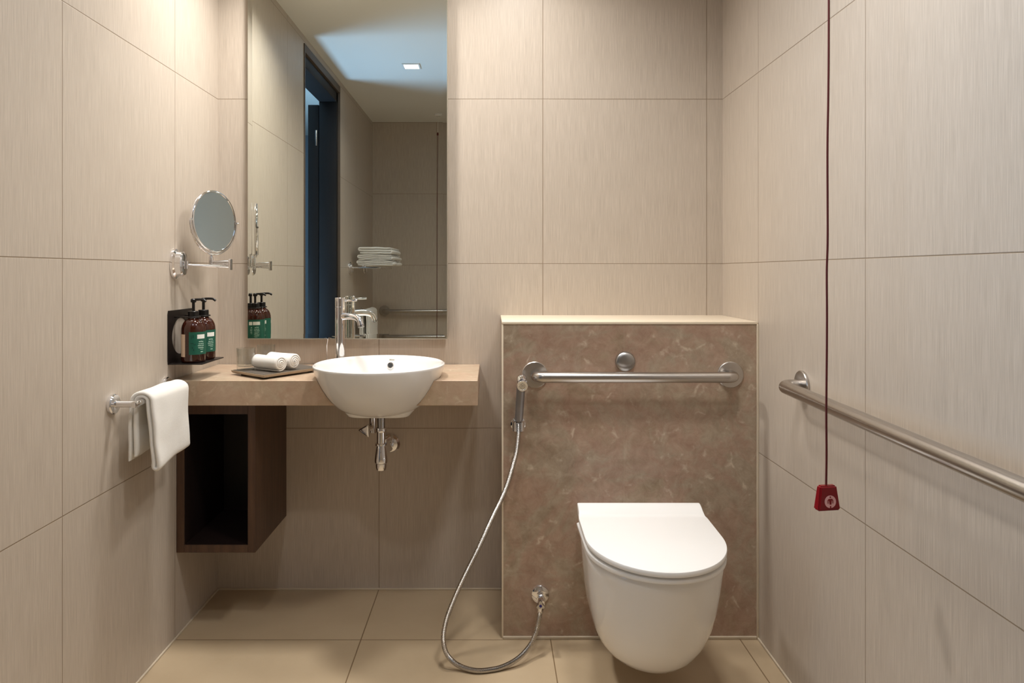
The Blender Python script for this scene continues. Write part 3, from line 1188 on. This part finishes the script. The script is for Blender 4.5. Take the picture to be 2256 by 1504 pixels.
rings(bm, [oval(pc.y, pc.z, .033, .047, RX0), oval(pc.y, pc.z, .034, .048, RX0 + .004), oval(pc.y, pc.z, .033, .047, RX0 + .009), oval(pc.y, pc.z, .026, .040, RX0 + .013),
           oval(pc.y, pc.z, .0255, .039, RX0 + .029), oval(pc.y, pc.z, .022, .035, RX0 + .033), oval(pc.y, pc.z, .012, .024, RX0 + .0345)])
obj('wall_plate', bm, M['chrome'], mg)
hx, hy = P(508, 0, 2.30).x, 2.30
he = Vector((hx, hy, P(0, 588, 2.30).z))
st = Vector((RX0 + 0.032, 2.195, 1.181))
bm = bmesh.new(); tube(bm, [st, he - Vector((0.004, 0, 0))], 0.0042, 16)
cyl(bm, st + Vector((0.002, 0, -0.012)), st + Vector((0.002, 0, 0.012)), 0.007, 20)
obj('lower_arm', bm, M['chrome'], mg)
bm = bmesh.new(); box(bm, he.x - 0.006, he.x + 0.004, he.y - 0.006, he.y + 0.006, he.z - 0.010, he.z + 0.026, 0.001)
obj('hinge_block', bm, M['chrome'], mg)
up = Vector((P(465, 0, 2.30).x, 2.30, he.z + 0.017))
bm = bmesh.new(); tube(bm, [he + Vector((0, 0, 0.018)), up], 0.0042, 16)
tube(bm, [he + Vector((0, 0, 0.009)), up + Vector((0.004, 0, -0.009))], 0.0036, 16)
obj('upper_arm', bm, M['chrome'], mg)
mc = Vector((-0.916, 2.30, 1.326))
mR = 0.1035
bm = bmesh.new()
cyl(bm, up + Vector((0, 0, -0.014)), up + Vector((0, 0, 0.016)), 0.0068, 20, 0.001)
lathe(bm, up + Vector((0, 0, 0.016)), (0, 0, 1), [(0.006, 0), (0.0035, 0.008), (0.0035, (mc.z - mR - up.z) - 0.010)], 20)
obj('stem', bm, M['chrome'], mg)
az = math.radians(-19)
nn = Vector((math.cos(az), math.sin(az), 0.02)).normalized()
bm = bmesh.new()
# rim torus-like body behind glass
lathe(bm, mc, nn, [(mR - 0.010, -0.013), (mR - 0.003, -0.012), (mR, -0.008), (mR, -0.002), (mR - 0.002, 0.001), (mR - 0.006, 0.0015), (mR - 0.0075, -0.001)], 96, True, False)
rim = obj('rim', bm, M['chrome'], mg, 50)
bm = bmesh.new()
prof = []
Rc = 0.9
for i in range(13):
    r = (mR - 0.0073) * (1 - i / 12)
    prof.append((r, -0.001 - (math.sqrt(Rc * Rc - r * r) - math.sqrt(Rc * Rc - (mR - .0073) ** 2)) * -1 * -1))
lathe(bm, mc, nn, prof, 96, False, True)
obj('mirror_glass', bm, M['mirror2'], mg, 60)
# yoke from stem up the two sides to the pivots
side = nn.cross(Vector((0, 0, 1))).normalized()
bm = bmesh.new()
for s in (-1, 1):
    c_ = mc + side * s * (mR + 0.001)
    cyl(bm, c_, c_ + side * s * 0.009, 0.0035, 14)
pts = []
upv = side.cross(nn).normalized()
if upv.z < 0:
    upv = -upv
for i in range(33):
    a = PI + PI * i / 32
    pts.append(mc - nn * 0.005 + (side * math.cos(a) + Vector((0, 0, 1)) * math.sin(a)) * (mR + 0.0055))
tube(bm, pts, 0.0028, 10)
obj('yoke', bm, M['chrome'], mg)

# ------------------------------------------------------------------ grab bars
def flange(t, cen, axis, r=0.0415):
    b = bmesh.new()
    lathe(b, cen, axis, [(r - 0.001, 0), (r, 0.002), (r, 0.006), (r - 0.002, 0.008), (0.018, 0.0095)], 56)
    obj('flange', b, M['steel'], t)


gb = thing('grab_bar', 'brushed steel grab bar on the marble boxing above the toilet', 'grab bar', (0.445, BY0, 0.834), 'steel grab bars')
a = P(1178, 825, BY0); b_ = P(1608, 827, BY0)
zc = 0.834
for p in (a, b_):
    flange(gb, (p.x, BY0, zc), (0, -1, 0))
bm = bmesh.new()
tube(bm, arc_path([(a.x + .003, BY0 - 0.008, zc), (a.x + .003, 2.136, zc), (b_.x - .003, 2.136, zc), (b_.x - .003, BY0 - 0.008, zc)], 0.026), 0.0166, 32)
obj('bar', bm, M['steel'], gb)

gx = 0.787
gb2 = thing('grab_bar', 'long brushed steel grab bar along the right wall', 'grab bar', (RX1, 1.4, 0.85), 'steel grab bars')
for y in (1.880, 0.80):
    flange(gb2, (RX1, y, 0.850), (-1, 0, 0))
bm = bmesh.new()
tube(bm, arc_path([(RX1 - 0.008, 1.880, 0.850), (gx, 1.880, 0.850), (gx, 0.80, 0.832), (RX1 - 0.008, 0.80, 0.832)], 0.028), 0.0172, 36)
obj('bar', bm, M['steel'], gb2)

gb3 = thing('grab_bar', 'dark-looking grab bar on the far wall, seen in the wall mirror', 'grab bar', (-0.5, RY0, 0.835), 'steel grab bars')
for x in (-0.90, -0.08):
    flange(gb3, (x, RY0, 0.835), (0, 1, 0), 0.045)
bm = bmesh.new()
tube(bm, arc_path([(-0.90, RY0 + 0.008, 0.835), (-0.90, RY0 + 0.062, 0.835), (-0.08, RY0 + 0.062, 0.835), (-0.08, RY0 + 0.008, 0.835)], 0.028), 0.0165, 24)
obj('bar', bm, M['steel'], gb3)

# ------------------------------------------------------------------ flush button
fc = P(1377, 796, BY0)
bm = bmesh.new()
lathe(bm, (fc.x, BY0, fc.z), (0, -1, 0), [(0.0315, 0), (0.0315, 0.006), (0.0305, 0.010), (0.027, 0.0135), (0.018, 0.0160), (0.008, 0.0172), (0.001, 0.0175)], 56)
tag(obj('flush_button', bm, M['dull'], None, 50), 'round domed chrome flush button above the middle of the grab bar', 'flush button')

# ------------------------------------------------------------------ hand bidet spray, holder, hose, angle valve
sp = thing('bidet_spray', 'chrome hand bidet spray held on the marble boxing', 'bidet spray', P(1144, 938, 2.165))
s_bot = P(1143, 925, 2.160)
s_top = P(1148, 846, 2.150)
bm = bmesh.new()
d = (s_top - s_bot)
lathe(bm, s_bot, d, [(0.009, -0.004), (0.0125, 0.0), (0.0130, 0.03), (0.0135, d.length * 0.95), (0.0145, d.length)], 32)
obj('handle', bm, M['greyhandle'], sp)
bm = bmesh.new()
tube(bm, catmull([s_top - d.normalized() * 0.004, s_top + Vector((0, 0, 0.010)), s_top + Vector((0.001, -0.008, 0.018)), s_top + Vector((0.002, -0.022, 0.010))], 6), 0.0148, 28)
obj('neck', bm, M['chrome'], sp)
hc = P(1151, 850, 2.118)
hn = Vector((0.02, -1, -0.18)).normalized()
bm = bmesh.new()
lathe(bm, hc - hn * 0.012, hn, [(0.0130, 0), (0.0165, 0.006), (0.0170, 0.013), (0.0160, 0.0155), (0.0125, 0.0155), (0.0118, 0.0138), (0.001, 0.0138)], 40)
head = obj('spray_head', bm, M['chrome'], sp)
bm = bmesh.new()
u, v = frame(hn)
for r, k in ((0.0, 1), (0.0040, 6), (0.0080, 12)):
    for i in range(k):
        a_ = 2 * PI * i / k
        c_ = hc + hn * 0.0015 + (u * math.cos(a_) + v * math.sin(a_)) * r
        cyl(bm, c_, c_ + hn * 0.0008, 0.0012, 8)
obj('nozzle_holes', bm, M['hole'], head)

hl = thing('spray_holder', 'small chrome wall holder gripping the bidet spray', 'holder', P(1142, 938, BY0))
hp = P(1142, 938, 2.165)
bm = bmesh.new()
lathe(bm, (hp.x, BY0, hp.z), (0, -1, 0), [(0.0225, 0), (0.0235, 0.002), (0.0235, 0.006), (0.014, 0.009), (0.010, 0.016)], 40)
obj('wall_rose', bm, M['chrome'], hl)
bm = bmesh.new()
outer = [(0.0185 * math.cos(a_), 0.0185 * math.sin(a_)) for a_ in [math.radians(-55 + 290 * i / 30) for i in range(31)]]
# c-clip, open towards the camera
clip = []
for i in range(31):
    a_ = math.radians(-62 + 304 * i / 30)
    clip.append((math.cos(a_), math.sin(a_)))
t2 = bmesh.new()
lo = []
for z_ in (-0.014, 0.014):
    lo.append(([t2.verts.new((hp.x + 0.0195 * cc, hp.y - 0.000 + 0.0195 * ss, hp.z + z_)) for cc, ss in clip], [t2.verts.new((hp.x + 0.0138 * cc, hp.y + 0.0138 * ss, hp.z + z_)) for cc, ss in clip]))
for i in range(30):
    (oa, ia), (ob, ib) = lo
    t2.faces.new((oa[i], oa[i + 1], ia[i + 1], ia[i]))
    t2.faces.new((ob[i + 1], ob[i], ib[i], ib[i + 1]))
    t2.faces.new((oa[i + 1], oa[i], ob[i], ob[i + 1]))
    t2.faces.new((ia[i], ia[i + 1], ib[i + 1], ib[i]))
for i in (0, 30):
    t2.faces.new((oa[i], ia[i], ib[i], ob[i]))
merge(bm, t2)
obj('clip', bm, M['chrome'], hl)

hose_px = [(1142.5, 932, 2.160), (1142, 950, 2.160), (1139, 985, 2.157), (1133, 1015, 2.153), (1113, 1080, 2.143), (1085, 1140, 2.133), (1055, 1205, 2.120), (1025, 1265, 2.105), (998, 1325, 2.08),
           (982, 1370, 2.06), (977, 1410, 2.040), (986, 1443, 2.022), (1012, 1466, 2.016), (1052, 1477, 2.0025), (1100, 1471, 2.016), (1140, 1451, 2.040), (1165, 1425, 2.075), (1180, 1395, 2.10), (1187, 1365, 2.125), (1190, 1348, 2.135)]
pts = resample(catmull([P(*q) for q in hose_px], 10), 0.0016)
for p in pts:
    p.z = max(p.z, 0.0078)
bm = bmesh.new()
tube(bm, pts, 0.0072, 16, rfun=lambda i: 0.0076 if (i % 2) else 0.0066)
tag(obj('shower_hose', bm, M['hose'], None, 45), 'flexible ribbed metal hose looping to the floor from the bidet spray', 'hose')

vp = P(1190, 1308, BY0)
av = thing('angle_valve', 'small chrome angle valve with a blue dot low on the marble boxing', 'valve', vp)
bm = bmesh.new()
lathe(bm, vp, (0, -1, 0), [(0.028, 0), (0.029, 0.003), (0.027, 0.007), (0.019, 0.011), (0.012, 0.012)], 40)
obj('wall_rose', bm, M['chrome'], av)
ve = P(1190, 1322, 2.135)
bm = bmesh.new()
cyl(bm, vp + Vector((0, -0.010, 0)), vp + Vector((0, -0.065, 0)), 0.0105, 28, 0.001)
lathe(bm, vp + Vector((0, -0.030, 0)), (0, -1, 0), [(0.0105, 0), (0.0135, 0.001), (0.0135, 0.009), (0.0105, 0.010)], 6)
cyl(bm, vp + Vector((0, -0.052, 0.004)), (P(1190, 1350, 2.137)), 0.0095, 24, 0.001)
obj('valve_body', bm, M['chrome'], av)
kc = P(1191, 1334, 2.090)
kn = Vector((0.03, -1, 0.0))
bm = bmesh.new()
t2 = bmesh.new()
tri = []
for y_, s_ in ((0.018, 0.8), (0.004, 1.0), (0.0, 0.93)):
    ringp = []
    for i in range(36):
        a_ = PI / 2 + 2 * PI * i / 36
        r_ = 0.0105 + 0.0040 * math.cos(3 * (a_ - PI / 2))
        ringp.append(kc + Vector((r_ * s_ * math.cos(a_), y_, r_ * s_ * math.sin(a_))))
    tri.append(ringp)
rings(t2, tri)
merge(bm, t2)
cyl(bm, kc + Vector((0, 0.016, 0)), (vp.x, BY0 - 0.055, vp.z - 0.008), 0.006, 16)
knob = obj('valve_knob', bm, M['chrome2'], av)
bm = bmesh.new()
cyl(bm, kc + Vector((0, 0.001, -0.001)), kc + Vector((0, -0.0006, -0.001)), 0.0042, 20)
obj('blue_dot', bm, M['blue'], knob, label='dark blue dot')

# ------------------------------------------------------------------ toilet
TXC = 0.4345
toi = thing('toilet', 'white wall-hung toilet with closed lid', 'toilet', (TXC, BY0, 0.09))


def dshape(w_, yb, ym, yf, z, n=33, e=2.0, cx=TXC, wb=None):
    """back straight, front half ellipse. z may be a function of (x, y)"""
    wb = w_ if wb is None else wb
    pts = []
    for i in range(9):
        s = i / 8
        pts.append((-(wb + (w_ - wb) * min(1, s * 1.6)), yb + (ym - yb) * s))
    for i in range(1, n):
        t = PI * i / n
        cc, ss = math.cos(t), math.sin(t)
        pts.append((-math.copysign(abs(cc) ** (2 / e), cc) * w_, ym - (ym - yf) * abs(ss) ** (2 / e)))
    for i in range(9):
        s = 1 - i / 8
        pts.append(((wb + (w_ - wb) * min(1, s * 1.6)), yb + (ym - yb) * s))
    out = []
    for x, y in pts:
        out.append(Vector((cx + x, y, z(x, y) if callable(z) else z)))
    return out


bm = bmesh.new()
body = [(0.100, 1.790 + .04, 0.088, 1.98, .05), (0.098, 1.842, 0.082, 1.99, .0), ]
secs = [  # z, half width, ym, yf
    (0.090, 0.055, 2.00, 1.895), (0.093, 0.078, 1.99, 1.862), (0.102, 0.098, 1.975, 1.832), (0.120, 0.119, 1.955, 1.795), (0.145, 0.136, 1.94, 1.765),
    (0.180, 0.150, 1.92, 1.737), (0.225, 0.1605, 1.90, 1.712), (0.275, 0.168, 1.885, 1.693), (0.330, 0.1735, 1.875, 1.680), (0.380, 0.1775, 1.868, 1.671), (0.404, 0.179, 1.865, 1.667), (0.407, 0.177, 1.865, 1.669)]
rings(bm, [dshape(w_, BY0 - 0.0005, ym, yf, z, wb=w_ * 0.86) for z, w_, ym, yf in secs])
obj('ceramic_body', bm, M['ceramic'], toi, 50)
bm = bmesh.new()
rings(bm, [dshape(0.179, 2.04, 1.863, 1.664, 0.4095), dshape(0.1835, 2.04, 1.862, 1.659, 0.411), dshape(0.1845, 2.04, 1.862, 1.6575, 0.4155), dshape(0.184, 2.04, 1.862, 1.6585, 0.4205), dshape(0.180, 2.04, 1.863, 1.663, 0.4225)])
rings(bm, [dshape(0.172, 2.04, 1.863, 1.672, 0.4065), dshape(0.172, 2.04, 1.863, 1.672, 0.4275)])
obj('seat', bm, M['plastic'], toi, 50)


def lz(base):
    def f(x, y):
        s = max(0.0, (y - 1.66) / 0.36)
        z = base + 0.014 * s
        if y > 2.005:
            k = min(1.0, (y - 2.005) / 0.048)
            z += 0.019 * math.sin(k * PI / 2) * (1 if base > 0.43 else 0)
        return z
    return f


def lidring(g, base):
    # back part subdivided along the sides for the raised hinge band
    w_, ym, yf = 0.185 - g, 1.862, 1.655 + g
    pts = []
    ys = [2.054 - g * .3, 2.044, 2.032, 2.020, 2.010, 2.004, 1.990, 1.95, 1.90]
    wb = lambda y: w_ - 0.004 * max(0, min(1, (y - 1.99) / 0.03))
    for y in ys:
        pts.append((-wb(y), y))
    n = 40
    for i in range(0, n + 1):
        t = PI * i / n
        pts.append((-math.cos(t) * w_, ym - (ym - yf) * math.sin(t)))
    for y in reversed(ys):
        pts.append((wb(y), y))
    f = lz(base)
    return [Vector((TXC + x, y, f(x, y))) for x, y in pts]


bm = bmesh.new()
zb, zt = 0.4268, 0.4415
R_ = [lidring(0.004, zb), lidring(0.0008, zb + 0.001), lidring(0.0, zb + 0.004), lidring(0.0, zt - 0.003), lidring(0.001, zt - 0.001), lidring(0.004, zt)]
vs = [[bm.verts.new(p) for p in r] for r in R_]
nr = len(vs[0])
for a_, b2_ in zip(vs[:-1], vs[1:]):
    for i in range(nr):
        j = (i + 1) % nr
        bm.faces.new((a_[i], a_[j], b2_[j], b2_[i]))
for row in (vs[0], vs[-1]):
    for i in range(nr // 2 - 1):
        f = (row[i], row[i + 1], row[nr - 2 - i], row[nr - 1 - i])
        bm.faces.new(f)
obj('lid', bm, M['plastic'], toi, 30)
bm = bmesh.new()
box(bm, TXC - 0.165, TXC + 0.165, 2.0, 2.062, 0.4068, 0.4355, 0.004)
obj('hinge_block', bm, M['plastic'], toi)

# ------------------------------------------------------------------ emergency pull cords
pY = 1.40
pt = P(1822, 1068, pY)
ec = thing('pull_cord', 'red emergency pull cord with a red tag in front of the right wall', 'pull cord', (pt.x, pY, RZ), 'ceiling pull cords')
bm = bmesh.new()
xs = [(1826, -180), (1826, 0), (1825, 200), (1823, 330), (1823.5, 520), (1821.5, 600), (1822, 720), (1820.5, 900), (1821, 1000), (1820, 1069)]
pts = [P(a_, b3, pY) for a_, b3 in xs]
pts[0] = Vector((P(1826, 0, pY).x, pY, RZ))
tube(bm, catmull(pts, 8), 0.0021, 10)
obj('cord', bm, M['cord'], ec)
bm = bmesh.new(); lathe(bm, (pts[0].x, pY, RZ), (0, 0, -1), [(0.03, 0), (0.03, 0.012), (0.024, 0.018), (0.004, 0.020)], 32)
obj('ceiling_rose', bm, M['plastic'], ec)
# tag: truncated wedge, turned a little so its left side shows
bm = bmesh.new()
t2 = bmesh.new()
zt0, zb0 = P(0, 1068, pY).z, P(0, 1122, pY).z
bot = [(-0.0245, -0.0095), (0.0250, -0.0095), (0.0250, 0.0095), (-0.0245, 0.0095)]
top = [(-0.0180, -0.0070), (0.0180, -0.0070), (0.0180, 0.0070), (-0.0180, 0.0070)]
vb0 = [t2.verts.new((x, y, zb0)) for x, y in bot]
vt0 = [t2.verts.new((x, y, zt0)) for x, y in top]
t2.faces.new(list(reversed(vb0)))
t2.faces.new(vt0)
for k in range(4):
    j = (k + 1) % 4
    t2.faces.new((vb0[k], vb0[j], vt0[j], vt0[k]))
bmesh.ops.bevel(t2, geom=list(t2.edges), offset=0.003, segments=3, affect='EDGES')
tagx = P(1821.5, 0, pY).x
Rm = Matrix.Translation((tagx, pY, 0)) @ Matrix.Rotation(math.radians(9), 4, 'Z')
merge(bm, t2, Rm)
tg = obj('pull_tag', bm, M['red'], ec, 30)
zc0 = P(0, 1102, pY).z


def front(x, z):
    """local point on the front face of the tag"""
    s = (z - zb0) / (zt0 - zb0)
    return -0.0095 + 0.0025 * s


def disc(t, cx, cz, r, h, n=32, squash=1.0):
    vs_ = []
    for lev in (0.0006, -h):
        vs_.append([t.verts.new((cx + r * math.cos(2 * PI * i / n), front(0, cz + r * squash * math.sin(2 * PI * i / n)) + lev, cz + r * squash * math.sin(2 * PI * i / n))) for i in range(n)])
    a0, a1 = vs_
    for i in range(n):
        j = (i + 1) % n
        t.faces.new((a0[i], a0[j], a1[j], a1[i]))
    t.faces.new(a1)
    t.faces.new(list(reversed(a0)))


def poly(t, ps, h):
    a0 = [t.verts.new((x, front(0, z) + 0.0004, z)) for x, z in ps]
    a1 = [t.verts.new((x, front(0, z) - h, z)) for x, z in ps]
    n = len(ps)
    for i in range(n):
        j = (i + 1) % n
        t.faces.new((a0[i], a0[j], a1[j], a1[i]))
    t.faces.new(a1)
    t.faces.new(list(reversed(a0)))


bm = bmesh.new()
t2 = bmesh.new(); disc(t2, 0.0018, zc0, 0.0124, 0.0003); merge(bm, t2, Rm)
emb = obj('emblem_disc', bm, plain('pale_pink_print', rgb(226, 176, 180), 0.4), tg, label='white disc with a person symbol')
bm = bmesh.new()
t2 = bmesh.new()
x0_ = 0.0018
disc(t2, x0_, zc0 + 0.0092, 0.0016, 0.0006, 16)
poly(t2, [(x0_ - .0062, zc0 - .0035), (x0_ - .0062, zc0 + .003), (x0_ - .004, zc0 + .0058), (x0_ + .004, zc0 + .0058), (x0_ + .0062, zc0 + .003), (x0_ + .0062, zc0 - .0035), (x0_ + .0047, zc0 - .0035), (x0_ + .0043, zc0 + .0025),
          (x0_ + .003, zc0 + .0025), (x0_ + .0018, zc0 - .0055), (x0_ - .0018, zc0 - .0055), (x0_ - .003, zc0 + .0025), (x0_ - .0043, zc0 + .0025), (x0_ - .0047, zc0 - .0035)], 0.0006)
poly(t2, [(x0_ - .0016, zc0 - .0122), (x0_ + .0016, zc0 - .0122), (x0_ + .0010, zc0 - .008), (x0_ - .0010, zc0 - .008)], 0.0006)
merge(bm, t2, Rm)
obj('person_symbol', bm, M['red'], emb)

rc = thing('pull_cord', 'thin cord hanging from a white ceiling rose, seen in the wall mirror', 'pull cord', (-0.426, -0.527, RZ), 'ceiling pull cords')
bm = bmesh.new(); lathe(bm, (-0.426, -0.527, RZ), (0, 0, -1), [(0.032, 0), (0.032, 0.010), (0.024, 0.014), (0.003, 0.015)], 32)
obj('ceiling_rose', bm, M['plastic'], rc)
bm = bmesh.new(); tube(bm, [(-0.426, -0.527, RZ - 0.01), (-0.430, -0.527, 2.26)], 0.0012, 8)
obj('thin_cord', bm, M['white'], rc)
bm = bmesh.new(); tube(bm, [(-0.430, -0.527, 2.26), (-0.434, -0.527, 1.6), (-0.436, -0.527, 0.45)], 0.0022, 8)
lathe(bm, (-0.430, -0.527, 2.275), (0, 0, -1), [(0.003, 0), (0.007, 0.006), (0.007, 0.02), (0.003, 0.026)], 16)
obj('cord', bm, M['cord'], rc)
bm = bmesh.new(); box(bm, -0.461, -0.411, -0.536, -0.518, 0.40, 0.452, 0.003)
obj('pull_tag', bm, M['red'], rc)

# ------------------------------------------------------------------ towel rack on the near part of the left wall (seen in the mirror)
rk = thing('towel_rack', 'chrome towel rack on the left wall beyond the doorway, seen in the mirror', 'rack', (RX0, -0.13, 1.195))
for y in (0.135, -0.40):
    bm = bmesh.new()
    lathe(bm, (RX0, y, 1.19), (1, 0, 0), [(0.042, 0), (0.042, 0.008), (0.032, 0.012), (0.032, 0.024), (0.012, 0.027)], 32)
    fl = obj('wall_flange', bm, M['chrome'], rk)
    bm = bmesh.new(); tube(bm, [(RX0 + 0.02, y, 1.19), (-0.78, y, 1.19)], 0.006, 14)
    obj('arm', bm, M['chrome'], fl)
for x in (-0.93, -0.88, -0.83, -0.785):
    bm = bmesh.new(); tube(bm, [(x, 0.135, 1.190), (x, -0.40, 1.190)], 0.004, 12)
    obj('rail', bm, M['chrome'], rk)


def folded(x0, x1, y0, y1, z0, th, layers, seed):
    pth = []
    zc_ = z0 + th / 2
    r = th / 2
    for k in range(layers):
        xs_ = [x0 + r, x1 - r]
        if k % 2:
            xs_.reverse()
        for i in range(13):
            s = i / 12
            pth.append((xs_[0] + (xs_[1] - xs_[0]) * s, zc_))
        if k < layers - 1:
            sg = 1 if k % 2 == 0 else -1
            for i in range(1, 8):
                a_ = -PI / 2 + PI * i / 8
                pth.append((xs_[1] + sg * r * math.cos(a_), zc_ + r + r * math.sin(a_)))
            zc_ += 2 * r
    place = lambda a, b, t: Vector((a, y0 + (y1 - y0) * t, b))
    bm = bmesh.new()
    ribbon(bm, pth, th * 0.94, place, 14, 0.005, 0.4, seed)
    return bm


fl_lab = ['lowest folded white towel on the rack, seen in the mirror', 'middle folded white towel on the rack, seen in the mirror', 'topmost folded white towel on the rack, seen in the mirror']
for k, (z0, th, nl) in enumerate(((1.2045, 0.0130, 3), (1.2460, 0.0130, 3), (1.2880, 0.0165, 3))):
    tag(obj('folded_towel', folded(-0.955 + 0.006 * k, -0.70 - 0.004 * k, 0.10, -0.37, z0, th, nl, k * 3.1), M['terry'], None, 60), fl_lab[k], 'towel', 'folded towels on the rack')

towel_bar('towel_bar', 'chrome towel bar below the towel rack, seen in the mirror', -0.30, 0.115, -0.905, 0.865)
tag(obj('bath_towel', hanging(-0.905, 0.867, -0.27, 0.085, 0.40, 0.36, 2.0), M['terry'], None, 60), 'white bath towel hanging below the towel rack, seen in the mirror', 'towel')
